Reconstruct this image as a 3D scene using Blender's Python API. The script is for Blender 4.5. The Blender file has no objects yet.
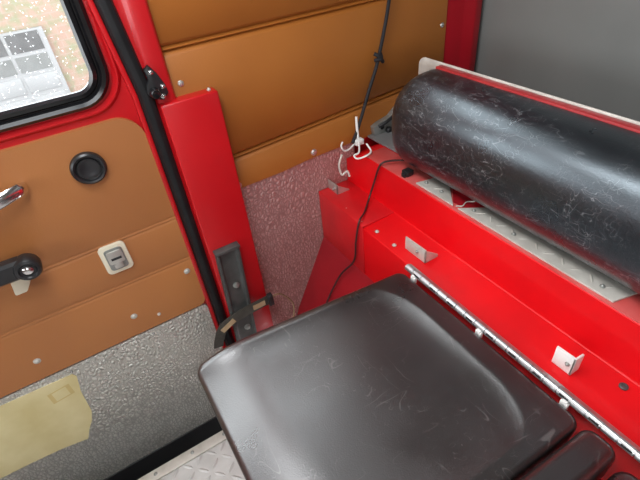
import bpy, bmesh, math, random
from mathutils import Vector, Matrix, Quaternion

random.seed(7)
S = 0.85                      # metres per drawing unit
EYE = 1.27                    # drawing-unit height of the drawing origin above the cab floor
col = bpy.context.scene.collection
scene = bpy.context.scene


def W(x, y, z):
    """drawing units (wall plane at y=1, floor at z=-1.27) -> metres"""
    return Vector((x * S, (y - 1.0) * S, (z + EYE) * S))


# ------------------------------------------------------------------ materials
def new_mat(name):
    m = bpy.data.materials.new(name)
    m.use_nodes = True
    nt = m.node_tree
    b = nt.nodes['Principled BSDF']
    return m, nt, b


def N(nt, t, **kw):
    n = nt.nodes.new(t)
    for k, v in kw.items():
        if k in n.inputs:
            n.inputs[k].default_value = v
        else:
            setattr(n, k, v)
    return n


def coords(nt, scale=(1, 1, 1), rot=(0, 0, 0)):
    tc = N(nt, 'ShaderNodeTexCoord')
    mp = N(nt, 'ShaderNodeMapping')
    mp.inputs['Scale'].default_value = scale
    mp.inputs['Rotation'].default_value = rot
    nt.links.new(tc.outputs['Object'], mp.inputs['Vector'])
    return mp.outputs['Vector']


def mottled(nt, b, c1, c2, scale, detail=4, vec=None, lo=.35, hi=.65):
    no = N(nt, 'ShaderNodeTexNoise', Scale=scale, Detail=detail)
    nt.links.new(vec if vec else coords(nt), no.inputs['Vector'])
    r = N(nt, 'ShaderNodeValToRGB')
    r.color_ramp.elements[0].position = lo
    r.color_ramp.elements[1].position = hi
    r.color_ramp.elements[0].color = (*c1, 1)
    r.color_ramp.elements[1].color = (*c2, 1)
    nt.links.new(no.outputs['Fac'], r.inputs['Fac'])
    nt.links.new(r.outputs['Color'], b.inputs['Base Color'])
    return r


def bump_noise(nt, b, scale, strength, dist=.001, detail=3):
    no = N(nt, 'ShaderNodeTexNoise', Scale=scale, Detail=detail)
    nt.links.new(coords(nt), no.inputs['Vector'])
    bu = N(nt, 'ShaderNodeBump', Strength=strength, Distance=dist)
    nt.links.new(no.outputs['Fac'], bu.inputs['Height'])
    nt.links.new(bu.outputs['Normal'], b.inputs['Normal'])
    return bu


def plain(name, c, rough=.5, metal=0., c2=None, scale=12, coat=0., bump=0., bscale=200):
    m, nt, b = new_mat(name)
    b.inputs['Roughness'].default_value = rough
    b.inputs['Metallic'].default_value = metal
    b.inputs['Coat Weight'].default_value = coat
    b.inputs['Coat Roughness'].default_value = .1
    if c2 is None:
        c2 = tuple(min(1, v * 1.12) for v in c)
    mottled(nt, b, c, c2, scale)
    if bump:
        bump_noise(nt, b, bscale, bump)
    return m


M = {}
M['red'] = plain('red_paint', (.45, .004, .008), .34, c2=(.52, .006, .010), scale=5, coat=.25)
M['red_bench'] = plain('red_bench_paint', (.56, .001, .004), .40, c2=(.70, .0015, .005), scale=6, coat=.1)
M['red_bench'].node_tree.nodes['Principled BSDF'].inputs['Specular IOR Level'].default_value = .3
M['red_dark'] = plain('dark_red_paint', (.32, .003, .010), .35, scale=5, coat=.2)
M['rubber'] = plain('black_rubber', (.008, .008, .009), .5, c2=(.013, .013, .014), scale=25)
M['rubber'].node_tree.nodes['Principled BSDF'].inputs['Specular IOR Level'].default_value = .25
M['gasket'] = plain('glossy_black_gasket', (.006, .006, .007), .14, c2=(.01, .01, .011), scale=25)
M['black'] = plain('black_plastic', (.012, .012, .013), .35, c2=(.02, .02, .022), scale=30)
M['chrome'] = plain('chrome', (.75, .75, .76), .16, 1., scale=20)
M['alu'] = plain('bare_aluminium', (.52, .50, .46), .42, .75, c2=(.62, .60, .56), scale=30)
M['alu_white'] = plain('pale_aluminium', (.48, .45, .40), .45, .25, c2=(.60, .575, .52), scale=30)
M['hinge_metal'] = plain('hinge_metal', (.42, .42, .42), .33, .85, c2=(.52, .52, .52), scale=60)
M['zinc'] = plain('zinc_grey', (.26, .27, .25), .4, .6, c2=(.36, .37, .35), scale=40)
M['rail'] = plain('grey_painted_rail', (.065, .068, .066), .45, .3, c2=(.10, .104, .10), scale=30)
M['cream'] = plain('cream_plastic', (.68, .62, .48), .5, scale=30)
M['white'] = plain('white_plastic', (.75, .73, .70), .4, scale=30)
M['ochre'] = plain('beige_webbing', (.34, .24, .13), .8, c2=(.40, .29, .17), scale=60, bump=.3, bscale=500)
M['webbing'] = plain('dark_webbing', (.040, .036, .028), .8, c2=(.06, .055, .045), scale=80, bump=.4, bscale=500)
M['shelf'] = plain('grey_shelf_paint', (.20, .20, .20), .45, .2, c2=(.26, .26, .26), scale=10)
M['ceiling'] = plain('pale_headlining', (.22, .19, .16), .8, scale=4)
M['cord'] = plain('black_cord', (.010, .009, .012), .7, scale=200)
M['wire'] = plain('dark_brown_cable', (.030, .010, .010), .5, scale=100)
M['patch'] = plain('yellowed_paper', (.62, .52, .25), .6, c2=(.74, .65, .37), scale=9)
M['patch_dark'] = plain('tape_residue', (.56, .43, .18), .6, scale=20)
M['skirt'] = plain('black_skirt', (.010, .010, .011), .6, c2=(.018, .018, .019), scale=8)


def mat_tan(name, c1, c2):
    m, nt, b = new_mat(name)
    b.inputs['Roughness'].default_value = .46
    mottled(nt, b, c1, c2, 3.2, 3, lo=.3, hi=.7)
    bump_noise(nt, b, 420, .25, .0006)
    return m


M['tan'] = mat_tan('tan_vinyl', (.31, .100, .016), (.40, .135, .022))
M['tan_door'] = mat_tan('tan_door_vinyl', (.36, .135, .042), (.42, .162, .046))


def mat_hammer(name, c1, c2, metal, rough, scale, strength):
    """pebbled sheet: small raised, slightly upright cells"""
    m, nt, b = new_mat(name)
    b.inputs['Metallic'].default_value = metal
    b.inputs['Roughness'].default_value = rough
    v = coords(nt, (1.25, 0, .85))
    wob = N(nt, 'ShaderNodeTexNoise', Scale=22, Detail=1)
    nt.links.new(v, wob.inputs['Vector'])
    mx = N(nt, 'ShaderNodeMix', data_type='VECTOR')
    mx.inputs[0].default_value = .018
    nt.links.new(v, mx.inputs[4])
    nt.links.new(wob.outputs['Color'], mx.inputs[5])
    vo = N(nt, 'ShaderNodeTexVoronoi', Scale=scale, feature='DISTANCE_TO_EDGE')
    nt.links.new(mx.outputs[1], vo.inputs['Vector'])
    vo.inputs['Randomness'].default_value = .72
    er = N(nt, 'ShaderNodeMapRange', interpolation_type='SMOOTHSTEP')
    er.inputs['From Max'].default_value = .20
    nt.links.new(vo.outputs['Distance'], er.inputs['Value'])
    r = N(nt, 'ShaderNodeValToRGB')
    r.color_ramp.elements[0].color = (*c1, 1)  # darker between cells: crease shading put into the base colour
    r.color_ramp.elements[1].color = (*c2, 1)
    nt.links.new(er.outputs['Result'], r.inputs['Fac'])
    nt.links.new(r.outputs['Color'], b.inputs['Base Color'])
    hr = N(nt, 'ShaderNodeMapRange', interpolation_type='SMOOTHSTEP')
    hr.inputs['From Max'].default_value = .45
    nt.links.new(vo.outputs['Distance'], hr.inputs['Value'])
    bu = N(nt, 'ShaderNodeBump', Strength=strength, Distance=.0022)
    nt.links.new(hr.outputs['Result'], bu.inputs['Height'])
    nt.links.new(bu.outputs['Normal'], b.inputs['Normal'])
    return m


M['hammer'] = mat_hammer('pebbled_aluminium', (.47, .455, .41), (.70, .68, .62), .45, .33, 100, 1.0)
M['hammer_red_bounce'] = mat_hammer('pebbled_aluminium_red_bounce', (.36, .20, .19), (.54, .32, .30), .35, .42, 100, .75)  # pink base colour stands for red light bounced from the paintwork


def mat_leather(name, base, light, rough, amount, layers, mask_scale, mask_lo, mask_hi, ior=1.6):
    """black vinyl with fine grain and thin pale scratches"""
    m, nt, b = new_mat(name)
    mask = N(nt, 'ShaderNodeTexNoise', Scale=mask_scale, Detail=2)
    nt.links.new(coords(nt), mask.inputs['Vector'])
    mk = N(nt, 'ShaderNodeMapRange')
    mk.inputs['From Min'].default_value = mask_lo
    mk.inputs['From Max'].default_value = mask_hi
    nt.links.new(mask.outputs['Fac'], mk.inputs['Value'])
    total = None
    for (scale, stretch, rot, width, brk) in layers:
        v = coords(nt, stretch, rot)
        no = N(nt, 'ShaderNodeTexNoise', Scale=scale, Detail=1.5)
        nt.links.new(v, no.inputs['Vector'])
        sub = N(nt, 'ShaderNodeMath', operation='SUBTRACT')
        sub.inputs[1].default_value = .5
        nt.links.new(no.outputs['Fac'], sub.inputs[0])
        ab = N(nt, 'ShaderNodeMath', operation='ABSOLUTE')
        nt.links.new(sub.outputs[0], ab.inputs[0])
        mr = N(nt, 'ShaderNodeMapRange')
        mr.inputs['From Min'].default_value = width * .35
        mr.inputs['From Max'].default_value = width
        mr.inputs['To Min'].default_value = 1
        mr.inputs['To Max'].default_value = 0
        nt.links.new(ab.outputs[0], mr.inputs['Value'])
        bn = N(nt, 'ShaderNodeTexNoise', Scale=brk, Detail=1)
        nt.links.new(v, bn.inputs['Vector'])
        br = N(nt, 'ShaderNodeMapRange')
        br.inputs['From Min'].default_value = .47
        br.inputs['From Max'].default_value = .58
        nt.links.new(bn.outputs['Fac'], br.inputs['Value'])
        mu = N(nt, 'ShaderNodeMath', operation='MULTIPLY')
        nt.links.new(mr.outputs['Result'], mu.inputs[0])
        nt.links.new(br.outputs['Result'], mu.inputs[1])
        if total is None:
            total = mu.outputs[0]
        else:
            mx = N(nt, 'ShaderNodeMath', operation='MAXIMUM')
            nt.links.new(total, mx.inputs[0])
            nt.links.new(mu.outputs[0], mx.inputs[1])
            total = mx.outputs[0]
    m1 = N(nt, 'ShaderNodeMath', operation='MULTIPLY')
    nt.links.new(total, m1.inputs[0])
    nt.links.new(mk.outputs['Result'], m1.inputs[1])
    m2 = N(nt, 'ShaderNodeMath', operation='MULTIPLY')
    m2.inputs[1].default_value = amount
    nt.links.new(m1.outputs[0], m2.inputs[0])
    mc = N(nt, 'ShaderNodeMix', data_type='RGBA')
    mc.inputs[6].default_value = (*base, 1)
    mc.inputs[7].default_value = (*light, 1)
    nt.links.new(m2.outputs[0], mc.inputs[0])
    nt.links.new(mc.outputs[2], b.inputs['Base Color'])
    wn = N(nt, 'ShaderNodeTexNoise', Scale=11, Detail=4)
    nt.links.new(coords(nt), wn.inputs['Vector'])
    wr = N(nt, 'ShaderNodeMapRange')
    wr.inputs['From Min'].default_value = .3
    wr.inputs['From Max'].default_value = .7
    wr.inputs['To Min'].default_value = rough - .05
    wr.inputs['To Max'].default_value = rough + .07
    nt.links.new(wn.outputs['Fac'], wr.inputs['Value'])
    nt.links.new(wr.outputs['Result'], b.inputs['Roughness'])
    b.inputs['Specular IOR Level'].default_value = .6
    b.inputs['IOR'].default_value = ior
    bump_noise(nt, b, 480, .34, .0007)
    return m


M['vinyl_back'] = mat_leather('black_creased_vinyl', (.007, .0085, .0105), (.26, .27, .28), .30, .5,
    [(74, (1, .5, 1), (.5, .2, .3), .009, 60), (80, (1, 1, .5), (1.2, .4, -.6), .009, 66), (90, (.5, 1, 1), (-.7, .9, .2), .009, 70), (60, (1, .35, 1), (.9, -.5, .9), .008, 55)], 8, .36, .50, 1.8)
M['vinyl_seat'] = mat_leather('black_seat_vinyl', (.0125, .0095, .009), (.12, .11, .105), .31, .6,
    [(26, (1, .25, 1), (0, 0, .5), .006, 45), (28, (.25, 1, 1), (0, 0, -.4), .006, 45), (60, (1, 1, 1), (0, 0, .9), .008, 80)], 7, .50, .62, 1.95)

M['vinyl_back'].node_tree.nodes['Principled BSDF'].inputs['Specular Tint'].default_value = (.80, .92, 1.0, 1)
# grey satin rear panel
M['grey'] = plain('grey_satin_panel', (.18, .183, .175), .30, 0, c2=(.22, .224, .214), scale=2.5)


def mat_glass():
    m, nt, b = new_mat('window_glass')
    out = nt.nodes['Material Output']
    nt.nodes.remove(b)
    tr = N(nt, 'ShaderNodeBsdfTransparent')
    tr.inputs['Color'].default_value = (.96, .97, .97, 1)
    gl = N(nt, 'ShaderNodeBsdfGlossy')
    gl.inputs['Roughness'].default_value = .02
    df = N(nt, 'ShaderNodeBsdfTranslucent')
    df.inputs['Color'].default_value = (.9, .9, .9, 1)
    mix = N(nt, 'ShaderNodeMixShader')
    mix.inputs[0].default_value = .04
    nt.links.new(tr.outputs[0], mix.inputs[1])
    nt.links.new(gl.outputs[0], mix.inputs[2])
    # rain specks
    vo = N(nt, 'ShaderNodeTexVoronoi', Scale=130)
    nt.links.new(coords(nt), vo.inputs['Vector'])
    mr = N(nt, 'ShaderNodeMapRange')
    mr.inputs['From Min'].default_value = .12
    mr.inputs['From Max'].default_value = .20
    mr.inputs['To Min'].default_value = .30
    mr.inputs['To Max'].default_value = .005
    nt.links.new(vo.outputs['Distance'], mr.inputs['Value'])
    mix2 = N(nt, 'ShaderNodeMixShader')
    nt.links.new(mr.outputs['Result'], mix2.inputs[0])
    nt.links.new(mix.outputs[0], mix2.inputs[1])
    nt.links.new(df.outputs[0], mix2.inputs[2])
    nt.links.new(mix2.outputs[0], out.inputs['Surface'])
    return m


M['glass'] = mat_glass()


def mat_brick():
    m, nt, b = new_mat('mottled_brick')
    b.inputs['Roughness'].default_value = .9
    v = coords(nt, rot=(math.pi / 2, 0, 0))
    br = N(nt, 'ShaderNodeTexBrick', Scale=4.2)
    br.inputs['Color1'].default_value = (.15, .10, .075, 1)
    br.inputs['Color2'].default_value = (.17, .13, .095, 1)
    br.inputs['Mortar'].default_value = (.18, .17, .15, 1)
    nt.links.new(v, br.inputs['Vector'])
    no = N(nt, 'ShaderNodeTexNoise', Scale=14, Detail=6)
    nt.links.new(coords(nt), no.inputs['Vector'])
    r = N(nt, 'ShaderNodeValToRGB')
    r.color_ramp.elements[0].position = .42
    r.color_ramp.elements[1].position = .62
    r.color_ramp.elements[0].color = (.25, .16, .125, 1)
    r.color_ramp.elements[1].color = (.15, .16, .09, 1)
    nt.links.new(no.outputs['Fac'], r.inputs['Fac'])
    mc = N(nt, 'ShaderNodeMix', data_type='RGBA')
    mc.inputs[0].default_value = .65
    nt.links.new(br.outputs['Color'], mc.inputs[6])
    nt.links.new(r.outputs['Color'], mc.inputs[7])
    nt.links.new(mc.outputs[2], b.inputs['Base Color'])
    return m


M['brick'] = mat_brick()
M['pane_dark'] = plain('dark_garage_pane', (.035, .035, .035), .6, c2=(.06, .06, .06), scale=9)
M['pane_mid'] = plain('grey_garage_pane', (.085, .088, .085), .6, c2=(.11, .113, .11), scale=5)
M['garage_white'] = plain('white_garage_paint', (.17, .173, .173), .5, scale=3)
M['pavement'] = plain('wet_pavement', (.2, .2, .2), .5, scale=3)


# ------------------------------------------------------------------ helpers
def link(o, parent=None):
    col.objects.link(o)
    if parent is not None:
        o.parent = parent
    return o


def origin_of(parent):
    v = Vector((0, 0, 0))
    while parent is not None:
        v += parent.location
        parent = parent.parent
    return v


def tag(o, label=None, cat=None, group=None, kind=None):
    if label: o['label'] = label
    if cat: o['category'] = cat
    if group: o['group'] = group
    if kind: o['kind'] = kind
    return o


def thing(name, label, cat, loc, group=None):
    o = bpy.data.objects.new(name, None)
    o.empty_display_size = .05
    link(o)
    o.location = loc
    return tag(o, label, cat, group)


def struct_root(name, loc, label=None):
    o = bpy.data.objects.new(name, None)
    o.empty_display_size = .05
    link(o)
    o.location = loc
    return tag(o, label, None, None, 'structure')


def obj(name, bm, mat, parent=None, smooth=True, base=None, angle=35):
    """link a bmesh given in absolute metres as ONE mesh object"""
    bmesh.ops.recalc_face_normals(bm, faces=bm.faces)
    off = origin_of(parent)
    o_loc = Vector((0, 0, 0)) if base is None else base - off
    bmesh.ops.translate(bm, verts=bm.verts, vec=-(off + o_loc))
    me = bpy.data.meshes.new(name)
    bm.to_mesh(me)
    bm.free()
    me.materials.append(mat)
    if smooth:
        for p in me.polygons:
            p.use_smooth = True
        me.set_sharp_from_angle(angle=math.radians(angle))
    o = bpy.data.objects.new(name, me)
    link(o, parent)
    o.location = o_loc
    return o


def merge(dst, src):
    me = bpy.data.meshes.new('tmp')
    src.to_mesh(me)
    src.free()
    dst.from_mesh(me)
    bpy.data.meshes.remove(me)
    return dst


def box(x0, x1, y0, y1, z0, z1, bev=0., seg=2):
    """box in drawing units, bevelled"""
    bm = bmesh.new()
    bmesh.ops.create_cube(bm, size=1)
    a, b = W(x0, y0, z0), W(x1, y1, z1)
    for v in bm.verts:
        v.co = Vector((a[i] + (v.co[i] + .5) * (b[i] - a[i]) for i in range(3)))
    if bev:
        bmesh.ops.bevel(bm, geom=list(bm.edges), offset=bev, segments=seg, profile=.5, affect='EDGES')
    return bm


def prism(poly, axis, t0, t1, bev=0., seg=2):
    """extrude a polygon of drawing units along an axis. axis 'y': poly=(x,z); 'x': (y,z); 'z': (x,y)"""
    def P(p, t):
        return {'y': W(p[0], t, p[1]), 'x': W(t, p[0], p[1]), 'z': W(p[0], p[1], t)}[axis]
    bm = bmesh.new()
    A = [bm.verts.new(P(p, t0)) for p in poly]
    B = [bm.verts.new(P(p, t1)) for p in poly]
    n = len(poly)
    bm.faces.new(A)
    bm.faces.new(B[::-1])
    for i in range(n):
        bm.faces.new((A[i], B[i], B[(i + 1) % n], A[(i + 1) % n]))
    bmesh.ops.recalc_face_normals(bm, faces=bm.faces)
    if bev:
        bmesh.ops.bevel(bm, geom=list(bm.edges), offset=bev, segments=seg, profile=.5, affect='EDGES')
    return bm


def smooth_path(pts, n=8):
    """Catmull-Rom through Vectors"""
    out = []
    P = [pts[0] * 2 - pts[1]] + list(pts) + [pts[-1] * 2 - pts[-2]]
    for i in range(1, len(P) - 2):
        a, b, c, d = P[i - 1], P[i], P[i + 1], P[i + 2]
        for k in range(n):
            t = k / n
            out.append(.5 * ((2 * b) + (c - a) * t + (2 * a - 5 * b + 4 * c - d) * t * t + (3 * b - a - 3 * c + d) * t ** 3))
    out.append(pts[-1].copy())
    return out


def sweep(path, prof, closed=False, caps=True, up=None, scales=None):
    """sweep a closed 2-D profile (metres: side, up) along a 3-D path"""
    bm = bmesh.new()
    n = len(path)
    rings = []
    prev = None
    for i, p in enumerate(path):
        if closed:
            t = (path[(i + 1) % n] - path[i - 1]).normalized()
        else:
            t = (path[min(i + 1, n - 1)] - path[max(i - 1, 0)]).normalized()
        if up is not None:
            u = (up - t * up.dot(t)).normalized()
        elif prev is None:
            h = Vector((0, 0, 1)) if abs(t.z) < .9 else Vector((1, 0, 0))
            u = (h - t * h.dot(t)).normalized()
        else:
            u = (prev - t * prev.dot(t)).normalized()
        prev = u
        s = t.cross(u)
        k = scales[i] if scales else 1.
        rings.append([bm.verts.new(p + s * (a * k) + u * (b * k)) for a, b in prof])
    m = len(prof)
    for i in range(n if closed else n - 1):
        A, B = rings[i], rings[(i + 1) % n]
        for j in range(m):
            bm.faces.new((A[j], A[(j + 1) % m], B[(j + 1) % m], B[j]))
    if caps and not closed:
        bm.faces.new(rings[0][::-1])
        bm.faces.new(rings[-1])
    return bm


def circle(r, n=10, ry=None):
    ry = r if ry is None else ry
    return [(r * math.cos(2 * math.pi * k / n), ry * math.sin(2 * math.pi * k / n)) for k in range(n)]


def tube(pts, r, n=10, smooth=8, scales=None):
    path = smooth_path(pts, smooth) if smooth else list(pts)
    return sweep(path, circle(r, n), scales=scales)


def lathe(prof, centre, axis, n=32):
    """profile [(radius, height)] in metres turned round an axis direction"""
    bm = bmesh.new()
    q = Vector((0, 0, 1)).rotation_difference(axis.normalized())
    rings = []
    for r, h in prof:
        if r < 1e-6:
            rings.append([bm.verts.new(centre + q @ Vector((0, 0, h)))])
        else:
            rings.append([bm.verts.new(centre + q @ Vector((r * math.cos(2 * math.pi * k / n), r * math.sin(2 * math.pi * k / n), h))) for k in range(n)])
    for A, B in zip(rings, rings[1:]):
        for k in range(n):
            k2 = (k + 1) % n
            a = [A[0]] if len(A) == 1 else [A[k], A[k2]]
            b = [B[0]] if len(B) == 1 else [B[k2], B[k]]
            f = a + b
            if len(f) > 2:
                bm.faces.new(f)
    return bm


def round_rect(x0, x1, z0, z1, radii, n=8):
    """closed outline (x,z); radii order: bottom-left, bottom-right, top-right, top-left"""
    if not isinstance(radii, (list, tuple)):
        radii = [radii] * 4
    out = []
    for (cx, cz, a0), r in zip(((x0, z0, 180), (x1, z0, 270), (x1, z1, 0), (x0, z1, 90)), radii):
        sx = 1 if cx == x0 else -1
        sz = 1 if cz == z0 else -1
        for k in range(n + 1):
            a = math.radians(a0 + 90 * k / n)
            out.append((cx + sx * r + r * math.cos(a), cz + sz * r + r * math.sin(a)))
    return out


NEG_Y = Vector((0, -1, 0))


def screw(parent, x, y, z, r=.0065, mat='alu', axis=NEG_Y):
    bm = lathe([(r * 1.35, 0), (r * 1.35, .0012), (r, .0016), (r * .8, .0034), (r * .35, .0044), (0, .0045)], W(x, y, z), axis, 14)
    return obj('screw', bm, M[mat], parent, base=W(x, y, z))


# ------------------------------------------------------------------ the setting
WALL = 1.0
RX = 1.10                      # rear wall
FX, RY = -2.0, -1.45          # front and far side of the cab
# floor: aluminium tread plate with raised lozenges in the area that shows
bm = box(FX, RX, RY, .787, -1.30, -1.27)
k = 0
x = -.62
row = 0
while x < .12:
    y = .34
    cidx = 0
    while y < .775:
        ang = math.radians(45 if (row + cidx) % 2 else -45)
        c = W(x, y, -1.27)
        L, Wd, H = .0155, .0042, .0022
        vs = []
        for (a, b_, h) in ((-1, 0, 0), (-.5, -1, 0), (.5, -1, 0), (1, 0, 0), (.5, 1, 0), (-.5, 1, 0), (-.6, 0, 1), (.6, 0, 1)):
            px, py = a * L, b_ * Wd
            vs.append(bm.verts.new(c + Vector((px * math.cos(ang) - py * math.sin(ang), px * math.sin(ang) + py * math.cos(ang), h * H))))
        for f in ((0, 1, 6), (1, 2, 7, 6), (2, 3, 7), (3, 4, 7), (4, 5, 6, 7), (5, 0, 6)):
            bm.faces.new([vs[i] for i in f])
        y += .036
        cidx += 1
    x += .036
    row += 1
M['tread'] = plain('tread_plate', (.50, .49, .47), .48, .15, c2=(.62, .61, .59), scale=14)
tag(obj('floor', bm, M['tread']), 'pale aluminium tread plate floor with raised lozenges', kind='structure')

bm = merge(box(-1.7, .30, .783, .815, -1.271, -1.262, .0015), box(-1.7, .30, .806, .815, -1.31, -1.264, .001))
t1 = tag(obj('trim_1', bm, M['alu_white']), 'flat aluminium edge strip screwed along the floor edge', kind='structure')
for sx in (-.20, -.09, .01):
    screw(t1, sx, .80, -1.2622, .0035, 'zinc', Vector((0, 0, 1)))

tag(obj('wall_left_front', box(FX - .03, -1.24, 1.0, 1.03, -1.66, .52), M['red'], smooth=False), 'red side wall ahead of the door', kind='structure')
# the step well between floor and door
bm = merge(box(FX, .40, .80, 1.03, -1.66, -1.63), box(FX, .40, .795, .806, -1.66, -1.30))
tag(obj('trim_2', bm, M['skirt']), 'black step well under the door', kind='structure')

# side body wall behind the lining (red), rear wall, ceiling
QW = (.18, .74, .02, .45)      # unseen quarter window added above the lining, sized for the vinyl highlights
bm = merge(box(.11, RX + .03, 1.014, 1.03, -1.66, QW[2]), box(.11, RX + .03, 1.014, 1.03, QW[3], .52))
merge(bm, box(.11, QW[0], 1.014, 1.03, QW[2], QW[3]))
merge(bm, box(QW[1], RX + .03, 1.014, 1.03, QW[2], QW[3]))
merge(bm, box(.40, RX + .03, 1.004, 1.03, -1.66, -1.2))
w1 = struct_root('added_window_1', W(.46, 1.02, QW[2]), 'unseen side window added above the tan lining for highlights')
go = round_rect(QW[0] + .015, QW[1] - .015, QW[2] + .015, QW[3] - .015, .05)
obj('window_gasket', sweep([W(px, 1.012, pz) for px, pz in go], [(-.02, .0), (-.02, .008), (0, .011), (.014, .006), (.014, 0)], closed=True, up=NEG_Y), M['gasket'], w1)
obj('window_pane', prism(round_rect(*QW, .05), 'y', 1.02, 1.023), M['glass'], w1, smooth=False)
tag(obj('wall_left', bm, M['red']), 'red painted side wall behind the tan lining', kind='structure')
tag(obj('wall_rear', box(RX, RX + .03, RY, 1.03, -1.27, .52), M['grey']), 'dark grey satin rear panel of the cab', kind='structure')
tag(obj('ceiling', box(FX - .03, RX + .03, RY - .03, 1.03, .50, .53), M['ceiling']), 'pale headlining of the cab', kind='structure')



def framed_wall(name, axis, at, u0, u1, w0, w1, label):
    bm = bmesh.new()
    lo, hi = (RY - .03, 1.03) if axis == 'x' else (FX - .03, RX + .03)
    for a, b_, c, d in ((lo, hi, -1.66, w0), (lo, hi, w1, .53), (lo, u0, w0, w1), (u1, hi, w0, w1)):
        if axis == 'x':
            merge(bm, box(at - .03, at, a, b_, c, d))
        else:
            merge(bm, box(a, b_, at - .03, at, c, d))
    return tag(obj(name, bm, M['ceiling'], smooth=False), label, kind='structure')


framed_wall('wall_front', 'x', FX, -1.2, .7, -.25, .35, 'front of the cab with windscreen opening')
framed_wall('wall_right', 'y', RY, -.6, .0, -.28, .28, 'far side of the cab with window opening')
# red corner post between tan panel and grey rear wall
bm = prism([(.984, 1.004), (1.085, 1.004), (1.085, .955), (1.06, .955), (1.035, .975), (.984, .992)], 'z', -.585, .50, .003)
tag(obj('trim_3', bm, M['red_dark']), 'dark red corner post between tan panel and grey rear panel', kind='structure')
# pillar strip above the box cover
bm = prism([(.13, 1.014), (.20, 1.014), (.20, .982), (.194, .975), (.163, .975), (.155, .982), (.13, .99)], 'z', -1.62, .50, .002)
tag(obj('trim_4', bm, M['red']), 'red door pillar strip beside the black seal', kind='structure')
def lean(bm, k=.10):
    """bend the upper door edge slightly forward above the belt line"""
    for z in (-.30, -.22, -.12):
        bmesh.ops.bisect_plane(bm, geom=list(bm.verts) + list(bm.edges) + list(bm.faces), plane_co=W(0, 0, z), plane_no=Vector((0, 0, 1)))
    for v in bm.verts:
        zz = v.co.z / S - EYE
        if zz > -.30:
            v.co.x -= min(zz + .30, .3) * k * S


# rubber door seal
prof = [(.126, 1.004), (.157, 1.004), (.157, .984), (.152, .972), (.142, .968), (.132, .972), (.126, .984)]
bm = prism(prof, 'z', -1.62, .50, .001)
lean(bm)
tag(obj('trim_5', bm, M['rubber']), 'black rubber seal running down the door edge', kind='structure')

# ------------------------------------------------------------------ door
door = struct_root('door_1', W(-.5, 1.0, -1.6), 'red cab door with window, tan card and pebbled aluminium kick plate')
# red skin with the window hole
hole = round_rect(-.78, .078, -.288, .30, .06)
outer = round_rect(-1.25, .124, -1.40, .50, .01)
bm = bmesh.new()


def ring_verts(pts, y):
    return [bm.verts.new(W(px, y, pz)) for px, pz in pts]


for y in (1.0, 1.03):
    H, O = ring_verts(hole, y), ring_verts(outer, y)
    es = [bm.edges.new((r[i], r[(i + 1) % len(r)])) for r in (H, O) for i in range(len(r))]
    bmesh.ops.triangle_fill(bm, use_beauty=True, use_dissolve=False, edges=es)
    if y == 1.0:
        H0, O0 = H, O
for A, B in ((H0, H), (O0, O)):
    for i in range(len(A)):
        bm.faces.new((A[i], A[(i + 1) % len(A)], B[(i + 1) % len(A)], B[i]))
obj('door_skin', bm, M['red'], door, base=W(-.5, 1.0, -1.40))
# pressed red bead round the window and along the closing edge
bead = round_rect(-.81, .103, -.317, .33, .075)
path = [W(px, 1.0, pz) for px, pz in bead]
bm = sweep(path, [(-.009, -.001), (-.004, .003), (-.0015, .0065), (.0015, .0065), (.004, .003), (.009, -.001)], closed=True, up=NEG_Y)
obj('window_surround', bm, M['red'], door)
bm = box(.114, .1255, .984, 1.01, -1.40, .50, .003)
lean(bm)
obj('door_edge', bm, M['red'], door)
# gasket and glass
g = round_rect(-.76, .0725, -.286, .29, .052)
path = [W(px, .998, pz) for px, pz in g]
hw = .0150
prof = [(-hw, 0), (-hw, .006), (-hw * .72, .0115), (-hw * .3, .010), (-hw * .12, .006), (0, .006), (hw * .2, .011), (hw * .6, .0125), (hw, .007), (hw, 0)]
obj('window_gasket', sweep(path, prof, closed=True, up=NEG_Y), M['gasket'], door)
gl = round_rect(-.75, .066, -.275, .28, .05)
obj('window_pane', prism(gl, 'y', 1.008, 1.012), M['glass'], door, smooth=False)


def padded(outline, y_face, y_back, grooves, groove_w=.010, groove_d=.006, pillow=.004, nx=90, nz=70, zfun=None):
    """lining panel: front face as a grid trimmed to an x/z outline, with pressed double seams running along x.
    grooves: list of functions z(x)"""
    xs = [p[0] for p in outline]
    zs = [p[1] for p in outline]
    bm = prism(outline, 'y', y_back, y_face, 0)
    # cut the front face finely by planes so the seams can be pressed in
    for gz in grooves:
        for dz in (-groove_w * 1.25, -groove_w * .8, -groove_w * .4, 0, groove_w * .4, groove_w * .8, groove_w * 1.25):
            z0, z1 = gz(min(xs)) + dz, gz(max(xs)) + dz
            a, b_ = W(min(xs), 0, z0), W(max(xs), 0, z1)
            d = (b_ - a).normalized()
            nrm = Vector((-d.z, 0, d.x))
            bmesh.ops.bisect_plane(bm, geom=list(bm.verts) + list(bm.edges) + list(bm.faces), plane_co=a, plane_no=nrm)
    yf = W(0, y_face, 0).y
    for v in bm.verts:
        if abs(v.co.y - yf) < 1e-6:
            X, Z = v.co.x / S, v.co.z / S - EYE
            for gz in grooves:
                d = abs(Z - gz(X)) / groove_w
                if d < .2: v.co.y += groove_d * .15
                elif d < .6: v.co.y += groove_d
                elif d < 1.0: v.co.y += groove_d * .35
                elif d < 1.5: v.co.y -= groove_d * .25
    return bm


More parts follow.
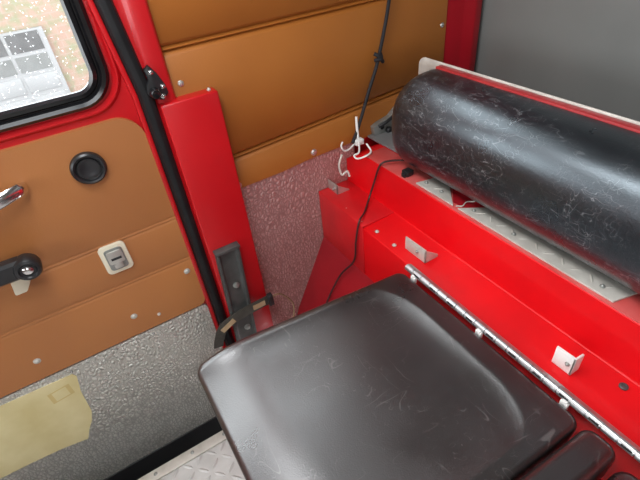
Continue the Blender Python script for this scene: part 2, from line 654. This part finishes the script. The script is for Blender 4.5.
card_out = round_rect(-1.2, .115, -.915, -.337, [.01, .022, .055, .01])
card = obj('door_card', padded(card_out, .988, 1.0, [lambda x: -.742 + .0 * x, lambda x: -.612 + .02 * x], .009, .0018), M['tan_door'], door, angle=50, base=W(-.5, 1, -.915))
for sx, sz in ((-.316, -.853), (-.074, -.849), (-.015, -.879), (.094, -.779)):
    screw(card, sx, .988, sz, .0032 if sx == -.015 else .0055, 'alu_white')
bm = prism(round_rect(-1.2, .113, -1.44, -.921, [.01, .02, .012, .01]), 'y', 1.0, .990, 0)
kick = obj('kick_plate', bm, M['hammer'], door, smooth=False, base=W(-.5, 1, -1.4))
for sx, sz in ((-.27, -.938), (-.05, -.938), (.085, -.95), (-.52, -.94)):
    screw(kick, sx, .990, sz, .0025, 'zinc')
obj('rubber_skirt', box(-1.25, .118, .985, 1.01, -1.63, -1.435, .004), M['skirt'], door)
# yellowed paper patch
patch = [(-.62, -.935), (-.44, -.941), (-.272, -.947), (-.266, -.96), (-.279, -1.018), (-.283, -1.06), (-.287, -1.111), (-.302, -1.15),
         (-.318, -1.174), (-.338, -1.214), (-.40, -1.20), (-.48, -1.193), (-.62, -1.187)]
pt = obj('paper_patch', prism(patch, 'y', .990, .9885), M['patch'], door, smooth=False)
tag(pt, 'torn yellowed paper patch')
bm = prism([(-.348, -.978), (-.292, -.972), (-.292, -1.012), (-.348, -1.018)], 'y', .9887, .9880)
obj('tape_mark', bm, M['patch_dark'], pt, smooth=False)
bm = prism([(-.338, -.980), (-.302, -.976), (-.302, -1.009), (-.338, -1.013)], 'y', .9882, .9876)
obj('tape_square', bm, M['patch'], pt, smooth=False)
# round black grommet
c = W(-.019, .988, -.418)
prof = [(.0300, 0), (.0305, .004), (.0292, .009), (.0262, .0115), (.0232, .0105), (.0218, .0065), (.0200, .0060), (.0190, .0085), (.0150, .0090), (.0125, .0078), (0, .0078)]
obj('round_vent', lathe(prof, c, NEG_Y, 40), M['black'], door, base=c)
# lock plate: cream frame round a recessed zinc bowl with a lever
c = W(-.049, .988, -.653)
lock = obj('lock_plate', merge(prism(round_rect(-.080, -.018, -.694, -.612, .012), 'y', .988, .981, .0015), bmesh.new()), M['cream'], door, base=c)
obj('recess', prism(round_rect(-.070, -.028, -.684, -.622, .008), 'y', .981, .9795, .0006), M['zinc'], lock)
bm = merge(prism(round_rect(-.067, -.031, -.664, -.628, .006), 'y', .9795, .975, .001), prism(round_rect(-.060, -.039, -.679, -.664, .004), 'y', .9795, .9755, .001))
lv = obj('lever', bm, M['alu'], lock)
obj('slot', box(-.060, -.036, .9738, .9752, -.652, -.646), M['black'], lv)
# window crank: black arm with a round end, cream spacer below
pts = [W(-.46, .952, -.545), W(-.36, .946, -.560), (W(-.215, .940, -.560))]
path = smooth_path(pts, 8)
cr = obj('window_crank', merge(sweep(path, [(-.019, -.010), (-.019, .006), (-.014, .011), (.014, .011), (.019, .006), (.019, -.010)], up=NEG_Y),
                               lathe([(0, -.012), (.021, -.012), (.0225, -.008), (.0225, .010), (.020, .014), (.015, .0155), (.0125, .012), (0, .012)], W(-.207, .940, -.563), NEG_Y, 28)), M['black'], door)
obj('cap', lathe([(.0085, 0), (.0085, .003), (.006, .005), (0, .0055)], W(-.207, .940, -.563) + Vector((0, -.0118, 0)), NEG_Y, 20), M['chrome'], cr)
bm = prism([(-.252, -.575), (-.205, -.575), (-.222, -.612), (-.238, -.634), (-.262, -.634)], 'y', .987, .958, .003)
sp = obj('spindle', bm, M['cream'], cr)
tag(sp, 'cream plastic spindle')
# chrome pull handle, tip showing
pts = [W(-.52, .985, -.455), W(-.42, .948, -.447), W(-.30, .940, -.435), W(-.20, .946, -.416), W(-.158, .958, -.410), W(-.142, .975, -.413), W(-.140, .989, -.416)]
path = smooth_path(pts, 10)
n = len(path)
sc_ = [1.0 if i < n * .7 else 1 - .35 * ((i - n * .7) / (n * .3)) for i in range(n)]
obj('pull_handle', sweep(path, circle(.0055, 14, .012), up=Vector((0, 0, 1)), scales=sc_), M['chrome'], door)

# ------------------------------------------------------------------ side wall lining right of the pillar
tp = thing('padded_panel', 'tan padded vinyl wall panel with two pressed seams behind the red pillar box', 'panel', W(.6, 1.0, -.59))
out = [(.200, -.09), (.200, -.590), (.30, -.598), (.42, -.596), (.52, -.588), (.64, -.586), (.74, -.586), (.984, -.586), (.984, -.09)]
obj('vinyl_cover', padded(out, .990, 1.004, [lambda x: -.231 + .0 * x, lambda x: -.515 + .052 * (x - .2)],       .012, .008), M['tan'], tp, angle=50)
for sx, sz in ((.219, -.302), (.522, -.572), (.970, -.334), (.290, -.588)):
    screw(tp, sx, .990, sz, .0062, 'alu')
kp = thing('wall_kick_plate', 'pebbled aluminium plate with red bounce light in its colour, on the wall below the tan panel', 'metal plate', W(.42, 1.0, -1.27))
obj('plate', box(.200, .66, .994, 1.004, -1.60, -.585), M['hammer_red_bounce'], kp, smooth=False)

# pillar box cover (open-topped red sheet box standing on the pillar)
pc = thing('pillar_cover', 'red sheet metal box cover standing on the door pillar', 'cover', W(.227, 1.0, -1.27))
bm = box(.159, .2865, .957, .999, -1.62, -.327, .0035, 3)
obj('cover_box', bm, M['red'], pc)
screw(pc, .272, .975, -.3268, .003, 'alu_white', Vector((0, 0, 1)))

# striker catch on the pillar strip
st = thing('door_striker', 'small black door striker with bright screws on the pillar beside the seal', 'striker', W(.160, .975, -.30))
bm = prism([(.150, -.252), (.161, -.245), (.172, -.262), (.182, -.288), (.184, -.305), (.172, -.318), (.152, -.312), (.142, -.298), (.145, -.285), (.153, -.272)], 'y', .976, .962, .0015)
obj('catch_plate', bm, M['black'], st)
obj('catch_bolt', lathe([(.0095, 0), (.0095, .010), (.007, .014), (0, .015)], W(.156, .962, -.298), NEG_Y, 18), M['gasket'], st)
for sx, sz in ((.161, -.258), (.171, -.309), (.176, -.29)):
    screw(st, sx, .962, sz, .0032, 'chrome')

# grey channel rail on the pillar box
rl = thing('mounting_rail', 'grey metal channel rail with bolts fixed upright on the red pillar box', 'rail', W(.205, .957, -1.2))
bm = prism([(.172, .957), (.172, .938), (.180, .938), (.184, .946), (.226, .946), (.230, .938), (.238, .938), (.238, .957)], 'z', -1.30, -.727, .001)
for v in bm.verts:
    zz = v.co.z / S - EYE
    v.co.x -= max(0, (-.74 - zz)) * .045 * S
obj('channel', bm, M['rail'], rl)
obj('end_flange', box(.170, .240, .934, .957, -.735, -.726, .001), M['rail'], rl)
for sx, sz in ((.203, -.862), (.200, -1.040)):
    bm = lathe([(.0085, 0), (.0085, .002), (.0062, .003), (.0062, .006), (.004, .007), (0, .007)], W(sx, .946, sz), NEG_Y, 16)
    obj('bolt', bm, M['zinc'], rl, base=W(sx, .946, sz))

# webbing strap passing round the rail
ss = thing('elastic_strap', 'dark webbing strap with beige bands hooked round the grey rail', 'strap', W(.20, .93, -.97))
pts = [W(.100, .955, -1.075), W(.108, .940, -1.03), W(.128, .932, -.985), W(.165, .928, -.965), W(.205, .927, -.958), W(.245, .928, -.957), W(.285, .938, -.966)]
path = smooth_path(pts, 8)
w, h = .0125, .0016
obj('webbing', sweep(path, [(-w, -h), (w, -h), (w, h), (-w, h)], up=Vector((0, -.9, .25)).normalized()), M['webbing'], ss, smooth=False)
for a, b_ in (((.122, .9285, -.992), (.165, .9245, -.966)), ((.228, .924, -.956), (.268, .928, -.961))):
    A, B = W(*a), W(*b_)
    ww = .0062
    obj('beige_band', sweep([A, (A + B) / 2, B], [(-ww, -.0012), (ww, -.0012), (ww, .0012), (-ww, .0012)], up=Vector((0, -.9, .25)).normalized()), M['ochre'], ss, smooth=False)
obj('buckle', box(.281, .297, .928, .945, -.988, -.946, .002), M['black'], ss)
bm = tube([W(.295, .945, -.968), W(.325, .960, -.985), W(.350, .972, -1.02), W(.375, .980, -1.075), W(.372, .982, -1.13), W(.35, .982, -1.2)], .0022, 8)
obj('wire_loop', bm, M['ochre'], ss)

# ------------------------------------------------------------------ bench base
bb = thing('bench', 'red painted steel bench base with stepped ledge behind the seats', 'bench', W(.7, .3, -1.27))
sec = [(.50, -1.27), (.50, -.95), (.527, -.872), (.527, -.710), (.630, -.704), (.630, -.587), (1.09, -.587), (1.09, -1.27)]
bm = prism(sec, 'y', .993, -1.2, 0)
# chamfer the far top corner toward the wall
bmesh.ops.bisect_plane(bm, geom=list(bm.verts) + list(bm.edges) + list(bm.faces), plane_co=W(0, .915, 0), plane_no=Vector((0, 1, 0)))
for v in bm.verts:
    X, Y, Z = v.co.x / S, v.co.y / S + 1, v.co.z / S - EYE
    if Y > .95 and abs(Z + .587) < .004 and X < .7:
        v.co.z -= .045 * S
edges = [e for e in bm.edges if abs((e.verts[0].co - e.verts[1].co).normalized().y) > .95]
bmesh.ops.bevel(bm, geom=edges, offset=.003, segments=3, profile=.5, affect='EDGES')
obj('base_body', bm, M['red_bench'], bb)
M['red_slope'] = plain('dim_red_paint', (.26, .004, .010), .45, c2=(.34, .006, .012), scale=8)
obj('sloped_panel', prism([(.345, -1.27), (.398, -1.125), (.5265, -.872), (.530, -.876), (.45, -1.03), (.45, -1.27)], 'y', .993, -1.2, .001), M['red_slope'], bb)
# raised lip and dull strip along the rim, worn, with reflected pink painted in
M['red_dull'] = plain('worn_reflected_pink', (.52, .055, .05), .42, c2=(.60, .11, .10), scale=14)
obj('rim_strip', box(.631, .70, -1.2, .905, -.5872, -.5845, .0008), M['red_dull'], bb)
# overlapping weld seam on the ledge and riser
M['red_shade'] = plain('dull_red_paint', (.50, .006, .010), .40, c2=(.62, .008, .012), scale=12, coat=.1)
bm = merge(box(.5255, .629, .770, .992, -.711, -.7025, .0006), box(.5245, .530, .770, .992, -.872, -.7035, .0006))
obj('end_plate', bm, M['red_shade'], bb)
# grey shelf behind the rim
obj('rear_shelf', box(.705, 1.088, -1.2, .99, -.588, -.582, .001), M['shelf'], bb)
# tread strips on the rim
def strip(y0, y1, far_back, near_back, x0=.6375, x1=.690):
    bm = prism([(x0, y0), (x1, far_back), (x1, near_back), (x0, y1)], 'z', -.5843, -.5803, .0006)
    yy = y1 + .07 if y0 > .6 else y1 + .025
    i = 0
    while yy < y0 - .03:
        ang = math.radians(40 if i % 2 else -40)
        c = W((x0 + x1) / 2 - .004, yy, -.5806)
        L, Wd, H = .011, .0028, .0012
        vs = []
        for (a, b_, hh) in ((-1, 0, 0), (-.5, -1, 0), (.5, -1, 0), (1, 0, 0), (.5, 1, 0), (-.5, 1, 0), (-.6, 0, 1), (.6, 0, 1)):
            px, py = a * L, b_ * Wd
            vs.append(bm.verts.new(c + Vector((px * math.cos(ang) - py * math.sin(ang), px * math.sin(ang) + py * math.cos(ang), hh * H))))
        for f in ((0, 1, 6), (1, 2, 7, 6), (2, 3, 7), (3, 4, 7), (4, 5, 6, 7), (5, 0, 6)):
            bm.faces.new([vs[q] for q in f])
        yy += .028
        i += 1
    return bm


bm = prism([(.650, .588), (.700, .640), (.700, .524), (.650, .552)], 'z', -.5846, -.5835)  # flat dark red patch, painted for the shade inside the notch
obj('rim_notch_shade', bm, M['red_slope'], bb)
obj('bent_lip', tube([W(.642, .572, -.5825), W(.652, .562, -.5815), W(.668, .566, -.580), W(.684, .556, -.580)], .0012, 8), M['alu_white'], bb)
for a, b_, fb, nb in ((.70, .576, .688, .642), (.562, .212, .522, .200)):
    s_ = obj('tread_strip', strip(a, b_, fb, nb), M['alu_white'], bb)
    tag(s_, 'pale tread plate strip')
    for yy in ((a - .018, b_ + .055) if a > .6 else (a - .03, (a + b_) / 2 + .04, b_ + .03)):
        screw(s_, .655, yy, -.5805, .003, 'zinc', Vector((0, 0, 1)))
# black cable clip where the wire leaves the rim
obj('cable_clip', merge(box(.640, .662, .735, .757, -.5845, -.570, .002), box(.634, .644, .738, .752, -.586, -.574, .002)), M['black'], bb)


# piano hinge
def hinge(y_far, y_near, x, z, parent):
    bm = bmesh.new()
    y = y_far
    seg_l = .026
    while y > y_near:
        y2 = max(y - seg_l, y_near)
        merge(bm, sweep([W(x, y, z), W(x, y2 + .0020, z)], circle(.0068, 16)))
        y = y2
    # inner pin and the leaf screwed on the seat side
    merge(bm, sweep([W(x, y_far, z), W(x, y_near, z)], circle(.0050, 14)))
    merge(bm, prism([(x, z + .0065), (x + .010, z + .0045), (x + .010, z - .004), (x, z - .004)], 'y', y_far, y_near, .0006))
    hg = obj('hinge', bm, M['hinge_metal'], parent)
    return hg


hg = hinge(.580, -.95, .5145, -.7005, bb)
for yy in [.545 - .052 * i for i in range(12)]:
    obj('slot', box(.5062, .5092, yy - .012, yy + .004, -.6985, -.6958), M['skirt'], hg)

# white angle brackets on the ledge
def angle_bracket(yf, yn, zt, ret, mat, slope=.0):
    x0, t = .558, .004
    zb = -.7068
    bm = prism([(yf, zb), (yf, zt - .002), (yn, zt), (yn, zb)], 'x', x0, x0 + t, .0008)
    merge(bm, prism([(x0, zb), (x0, zt), (x0 + ret, zt - slope), (x0 + ret, zb)], 'y', yn, yn + t, .0008))
    br = obj('angle_bracket', bm, M[mat], bb, base=W(x0, (yf + yn) / 2, zb))
    screw(br, x0, (yf + yn) / 2 - .008, (zt + zb) / 2, .0028, 'zinc', Vector((-1, 0, 0)))
    return br


tag(angle_bracket(.99, .940, -.672, .042, 'alu', .028), 'dull aluminium angle bracket')
tag(angle_bracket(.640, .569, -.669, .040, 'alu_white', .030), 'pale angle bracket')
tag(angle_bracket(.236, .199, -.662, .024, 'white', .004), 'white angle bracket')
# screws and holes on ledge
for sx, sy in ((.545, .735), (.545, .665), (.540, .868), (.537, .79)):
    screw(bb, sx, sy, -.7075, .0035, 'alu_white', Vector((0, 0, 1)))
obj('bolt', lathe([(.0062, 0), (.0062, .002), (.004, .003), (.0036, .0015), (0, .0015)], W(.608, .136, -.7045), Vector((0, 0, 1)), 18), M['rail'], bb)


# ------------------------------------------------------------------ seats
def sstep(a, b_, x):
    t = max(0., min(1., (x - a) / (b_ - a)))
    return t * t * (3 - 2 * t)


def cushion_mesh(x0, x1, y0, y1, zf, zr, thick, rc, dish=.0, front_roll=.02, edge_r=.010, margin=(.05, .018), nu=120, nv=110):
    """upholstered slab. x0 front, x1 rear, y0 near, y1 far; rounded plan corners; sunk sitting area"""
    bm = bmesh.new()
    # plan outline warped from a square grid (superellipse corner rounding)
    cx, cy = (x0 + x1) / 2, (y0 + y1) / 2
    hx, hy = (x1 - x0) / 2, (y1 - y0) / 2

    def plan(u, v):
        X, Y = u * hx, v * hy
        # pull grid lines in at the corners
        ax, ay = abs(X) - (hx - rc), abs(Y) - (hy - rc)
        if ax > 0 and ay > 0:
            m = max(ax, ay)
            l = math.hypot(ax, ay)
            if l > 0:
                ax, ay = ax * m / l, ay * m / l
            X = math.copysign(hx - rc + ax, X)
            Y = math.copysign(hy - rc + ay, Y)
        return cx + X, cy + Y

    def dist_edge(x, y):
        ax, ay = abs(x - cx) - (hx - rc), abs(y - cy) - (hy - rc)
        if ax > 0 and ay > 0:
            return rc - math.hypot(ax, ay)
        return min(hx - abs(x - cx), hy - abs(y - cy))

    def top(x, y):
        base = zf + (zr - zf) * (x - x0) / (x1 - x0)
        d = dist_edge(x, y)
        if d < edge_r:
            base -= edge_r - math.sqrt(max(0, edge_r ** 2 - (edge_r - d) ** 2))
        # front roll
        df = x - x0
        R = .11
        if df < R:
            base -= front_roll * ((R - df) / R) ** 2
        if dish:
            mr, ms = margin
            inner_x = (x1 - mr) - x
            inner_y = min(((y1 - ms) - y) * .55, (y - (y0 + .03)) * .6)
            # rounded inner corner
            r = .07
            if inner_x < r and inner_y < r and inner_x > -1 and inner_y > -1:
                k_ = r - math.hypot(max(0, r - inner_x), max(0, r - inner_y))
            else:
                k_ = min(inner_x, inner_y)
            if k_ > 0:
                wx = 1.0
                base -= dish * (1 - math.exp(-k_ / .026))
        return base

    us = [-1 + 2 * i / nu for i in range(nu + 1)]
    vs_ = [-1 + 2 * j / nv for j in range(nv + 1)]
    # concentrate samples at the border
    f = lambda t: math.copysign(1 - (1 - abs(t)) ** 1.35, t)
    us = [f(t) for t in us]
    vs_ = [f(t) for t in vs_]
    grid = []
    for u in us:
        row = []
        for v in vs_:
            x, y = plan(u, v)
            row.append(bm.verts.new(W(x, y, top(x, y))))
        grid.append(row)
    for i in range(nu):
        for j in range(nv):
            bm.faces.new((grid[i][j], grid[i + 1][j], grid[i + 1][j + 1], grid[i][j + 1]))
    # skirt
    border = [grid[i][0] for i in range(nu + 1)] + [grid[nu][j] for j in range(1, nv + 1)] + [grid[i][nv] for i in range(nu - 1, -1, -1)] + [grid[0][j] for j in range(nv - 1, 0, -1)]
    lowr = []
    for b_ in border:
        x, y = b_.co.x / S, b_.co.y / S + 1
        zb = zf + (zr - zf) * (x - x0) / (x1 - x0) - thick
        lowr.append(bm.verts.new(W(x + (cx - x) * .012, y + (cy - y) * .012, zb)))
    m = len(border)
    for i in range(m):
        bm.faces.new((border[i], border[(i + 1) % m], lowr[(i + 1) % m], lowr[i]))
    bm.faces.new(lowr)
    return bm


seat = thing('seat_cushion', 'large square black vinyl seat cushion with sunken middle, nearest the door', 'seat', W(.26, .36, -1.27))
obj('cushion', cushion_mesh(.006, .502, .134, .586, -.652, -.706, .055, .022, dish=.014, front_roll=.026), M['vinyl_seat'], seat, angle=60)
# plywood underside board
obj('base_board', prism([(.03, -.708), (.495, -.7605), (.495, -.772), (.03, -.7195)], 'y', .15, .57, .001), M['skirt'], seat)
# fold-down leg under the front
obj('leg', merge(box(.085, .105, .345, .365, -1.27, -.735, .002), box(.075, .115, .30, .41, -.738, -.722, .002)), M['rail'], seat)
for yy in (.549, .357, .172):
    bm = merge(box(.5032, .511, yy - .007, yy + .007, -.722, -.7035, .0015), box(.503, .5135, yy - .0045, yy + .0045, -.714, -.700, .0012))
    obj('clip', bm, M['white'], hg)

# narrow pad and next seat
pad = thing('narrow_cushion', 'narrow black vinyl pad with rounded end beside the large seat cushion', 'cushion', W(.26, .10, -1.27))
obj('cushion', cushion_mesh(-.02, .503, .073, .129, -.640, -.700, .06, .020, front_roll=.01, edge_r=.016, nu=90, nv=30), M['vinyl_seat'], pad, angle=60)
nxt = thing('seat_cushion', 'black vinyl seat cushion corner beyond the narrow rounded cushion, far from the door', 'seat', W(.26, -.1, -1.27))
obj('cushion', cushion_mesh(-.02, .495, -.40, .064, -.650, -.712, .055, .022, front_roll=.01, edge_r=.012, nu=60, nv=60), M['vinyl_seat'], nxt, angle=60)
for t_, yl in ((pad, .10), (nxt, -.15)):
    obj('leg', merge(box(.085, .105, yl - .012, yl + .012, -1.27, -.735, .002), box(.075, .115, yl - .022, yl + .022, -.738, -.715, .002)), M['rail'], t_)

# ------------------------------------------------------------------ backrest
bk = thing('backrest', 'black creased vinyl bolster backrest on a red board above the bench', 'backrest', W(.70, .3, -.5845))
# bolster: D profile swept along y with rounded ends
xb, zb0, zb1 = .738, -.577, -.347
zc, hz = (zb0 + zb1) / 2, (zb1 - zb0) / 2
NP = 48
prof = []
for k in range(NP + 1):
    a = -math.pi / 2 + math.pi * k / NP           # bottom -> front -> top
    ca, sa = math.cos(a), math.sin(a)
    ex = 2 / 2.5
    prof.append((xb - .118 * (abs(ca) ** ex), zc + hz * math.copysign(abs(sa) ** ex, sa)))
y_far, y_near, rr = .806, -.62, .055
ys = []
for k in range(15):
    a = math.pi / 2 * k / 14
    ys.append((y_far - rr * (1 - math.sin(a)), math.cos(math.pi / 2 - a)))
ring_spec = [(y_far - rr + rr * math.cos(math.pi / 2 * k / 14), math.sin(math.pi / 2 * k / 14)) for k in range(15)]
n_mid = 40
ring_spec += [(y_far - rr + (y_near - (y_far - rr)) * k / n_mid, 1.) for k in range(1, n_mid + 1)]
bm = bmesh.new()
rings = []
for y, q in ring_spec:
    ins = .050 * (1 - q)
    ring = []
    for (px, pz) in prof:
        # inset toward the flat back centre by a constant amount
        dx, dz = px - xb, pz - zc
        fx = max(0, (.118 - ins) / .118)
        fz = max(0, (hz - ins) / hz)
        ring.append(bm.verts.new(W(xb + dx * fx, y, zc + dz * fz)))
    rings.append(ring)
for A, B in zip(rings, rings[1:]):
    for k in range(NP):
        bm.faces.new((A[k], A[k + 1], B[k + 1], B[k]))
for A, B in zip(rings, rings[1:]):
    bm.faces.new((A[0], B[0], B[NP], A[NP]))
bm.faces.new(rings[0])
bm.faces.new(rings[-1])
obj('bolster', bm, M['vinyl_back'], bk, angle=70)
M['red_band'] = plain('dull_red_band', (.30, .012, .016), .42, c2=(.38, .03, .03), scale=9)
# red board with pale aluminium plate behind
obj('board', box(.739, .757, -.62, .765, -.570, -.343, .0015), M['red_band'], bk)
bm = prism(round_rect(-.62, .842, -.576, -.3395, [.0, .0, .022, .0], 6), 'x', .758, .761, .0006)
pl = obj('back_plate', bm, M['alu_white'], bk)
tag(pl, 'pale metal back plate')
# red feet under the bolster
for yy in (.607, .15, -.3):
    bm = prism([(.695, -.5795), (.745, -.5795), (.745, -.52), (.715, -.55)], 'y', yy - .012, yy + .012, .001)
    obj('foot_bracket', bm, M['red_dull'], bk)

# ------------------------------------------------------------------ cord, hooks, cable, latch
cd = thing('bungee', 'black knotted luggage cord hanging in front of the tan panel', 'cord', W(.612, .945, -.585))
pts = [W(.80, .985, -.08), W(.768, .970, -.234), W(.732, .968, -.364), W(.698, .966, -.440), W(.658, .962, -.525), W(.622, .945, -.562)]
obj('cord', tube(pts, .0040, 10), M['cord'], cd)
c = W(.732, .968, -.362)
bm = tube([c + Vector((-.012, 0, .010)), c + Vector((-.004, -.008, .004)), c + Vector((.006, -.006, -.008)), c + Vector((.012, 0, -.012))], .0042, 10)
merge(bm, tube([c + Vector((-.008, .003, -.006)), c + Vector((0, -.009, -.001)), c + Vector((.007, .002, .006))], .0042, 10))
obj('knot', bm, M['cord'], cd)
# white hooks at the foot of the cord
h0 = W(.622, .945, -.578)
bm = tube([W(.590, .945, -.548), W(.582, .940, -.556), W(.588, .938, -.570), W(.605, .94, -.574), W(.625, .945, -.568), W(.642, .95, -.560)], .0021, 10)
obj('hook', bm, M['white'], cd)
bm = tube([W(.640, .94, -.560), W(.622, .915, -.578), W(.606, .915, -.582), W(.606, .90, -.586), W(.625, .885, -.578), W(.648, .895, -.576), W(.652, .92, -.565)], .0021, 10)
obj('hook', bm, M['white'], cd)
bm = tube([W(.652, .965, -.50), W(.648, .958, -.53), W(.645, .950, -.558)], .0032, 10)
merge(bm, box(.630, .655, .935, .955, -.572, -.556, .002))
obj('hook_socket', bm, M['white'], cd)
# hanging pale loop over the corner
bm = tube([W(.592, .955, -.590), W(.580, .955, -.620), W(.584, .950, -.650), W(.597, .942, -.640), W(.600, .935, -.655)], .0028, 10)
obj('hook_loop', bm, M['alu_white'], cd)

cb = thing('thin_cable', 'thin dark cable hanging over the red ledge behind the seat', 'cable', W(.53, .80, -.86))
pts = [W(.690, .790, -.576), W(.650, .812, -.572), W(.624, .823, -.580), W(.620, .845, -.640), W(.604, .848, -.686), W(.560, .810, -.694), W(.523, .782, -.692), W(.516, .792, -.76), W(.514, .805, -.84), W(.490, .842, -.905), W(.455, .86, -.985), W(.42, .86, -1.05)]
obj('cable', tube(pts, .0023, 10), M['wire'], cb)

lt = thing('latch_bracket', 'grey metal latch bracket on the wall behind the backrest end', 'latch', W(.80, .98, -.582))
bm = prism([(.720, -.582), (.716, -.556), (.735, -.548), (.775, -.540), (.80, -.520), (.93, -.500), (.93, -.582)], 'y', .990, .972, .0012)
obj('bracket_plate', bm, M['zinc'], lt)
obj('catch_slot', box(.800, .815, .968, .9725, -.575, -.535), M['black'], lt)
obj('catch_hole', lathe([(.006, 0), (.006, .002), (0, .002)], W(.745, .972, -.562), NEG_Y, 16), M['black'], lt)
obj('catch_hook', tube([W(.730, .968, -.556), W(.750, .960, -.546), W(.775, .960, -.535), W(.79, .965, -.528)], .004, 10), M['black'], lt)
obj('catch_bolt', lathe([(.009, 0), (.009, .006), (.006, .009), (0, .009)], W(.768, .972, -.577), NEG_Y, 16), M['black'], lt)

# ------------------------------------------------------------------ outside: building seen through the window
FY = 6.0
bd = thing('brick_building', 'pale brick building with white garage door outside the door window', 'building', W(-1.0, 6.2, -2.6))
obj('wall', box(-9, 6, FY, FY + .5, -2.6, -.15), M['brick'], bd, smooth=False)
gd = obj('garage_door', box(-2.6, .06, FY - .05, FY, -2.6, -.885), M['garage_white'], bd, smooth=False)
cols = [-2.55, -2.0, -1.44, -.88, -.335, .022]
rows = [(-.905, -1.09, 'pane_dark'), (-1.13, -1.285, 'pane_mid'), (-1.33, -1.50, 'garage_white'), (-1.55, -1.72, 'garage_white')]
for i in range(len(cols) - 1):
    for z1, z0, mt in rows:
        a, b_ = cols[i] + .018, cols[i + 1] - .018
        if mt == 'garage_white':
            obj('door_panel', box(a, b_, FY - .06, FY - .045, z0, z1, .004), M[mt], gd)
        else:
            obj('pane', box(a, b_, FY - .056, FY - .045, z0, z1), M[mt], gd, smooth=False)
tag(obj('ground', box(-12, 8, 1.2, 8, -2.65, -2.6), M['pavement']), 'wet pavement outside', kind='structure')

# ------------------------------------------------------------------ light
world = bpy.data.worlds.new('World')
scene.world = world
world.use_nodes = True
nt = world.node_tree
bg = nt.nodes['Background']
bg.inputs['Color'].default_value = (.93, .97, 1.0, 1)
bg.inputs['Strength'].default_value = 8.0


def portal(name, loc, target, sx, sy):
    l = bpy.data.lights.new(name, 'AREA')
    l.shape = 'RECTANGLE'
    l.size, l.size_y = sx, sy
    l.cycles.is_portal = True
    o = bpy.data.objects.new(name, l)
    link(o)
    o.location = loc
    o.rotation_euler = (target - loc).to_track_quat('-Z', 'Z').to_euler()
    return o


portal('door_window_portal', W(-.34, 1.02, 0), W(-.34, 0, 0), .84 * S, .57 * S)
portal('added_window_portal', W(.46, 1.03, .235), W(.46, 0, .235), .56 * S, .43 * S)
portal('windscreen_portal', W(FX, -.25, .05), W(0, -.25, .05), 1.9 * S, .60 * S)
l = bpy.data.lights.new('highlight_fill', 'AREA')  # added overhead area light giving the vinyl its highlights, not a real fitting
l.shape = 'RECTANGLE'
l.size, l.size_y = .34 * S, .75 * S
l.energy = 11
l.color = (.95, .98, 1.0)
o = bpy.data.objects.new('highlight_fill', l)
link(o)
o.location = W(-.05, .38, .48)
portal('far_window_portal', W(-.3, RY, 0), W(-.3, 1, 0), .6 * S, .56 * S)

# ------------------------------------------------------------------ camera
Rm = ((0.849558, -0.519283, -0.092720),
      (-0.386357, -0.492886, -0.779610),
      (0.359138, 0.698146, -0.619364))
cam = bpy.data.cameras.new('camera')
cam.sensor_fit = 'HORIZONTAL'
cam.sensor_width = 36
cam.lens = 36 * 445.0 / 640
cam.clip_start = .02
co = bpy.data.objects.new('camera', cam)
link(co)
rt, dn, fw = (Vector(r) for r in Rm)
mat = Matrix((rt, -dn, -fw)).transposed()
co.matrix_world = Matrix.Translation(W(0, 0, 0)) @ mat.to_4x4()
scene.camera = co
scene.view_settings.view_transform = 'Standard'
scene.view_settings.look = 'None'
scene.view_settings.exposure = 0
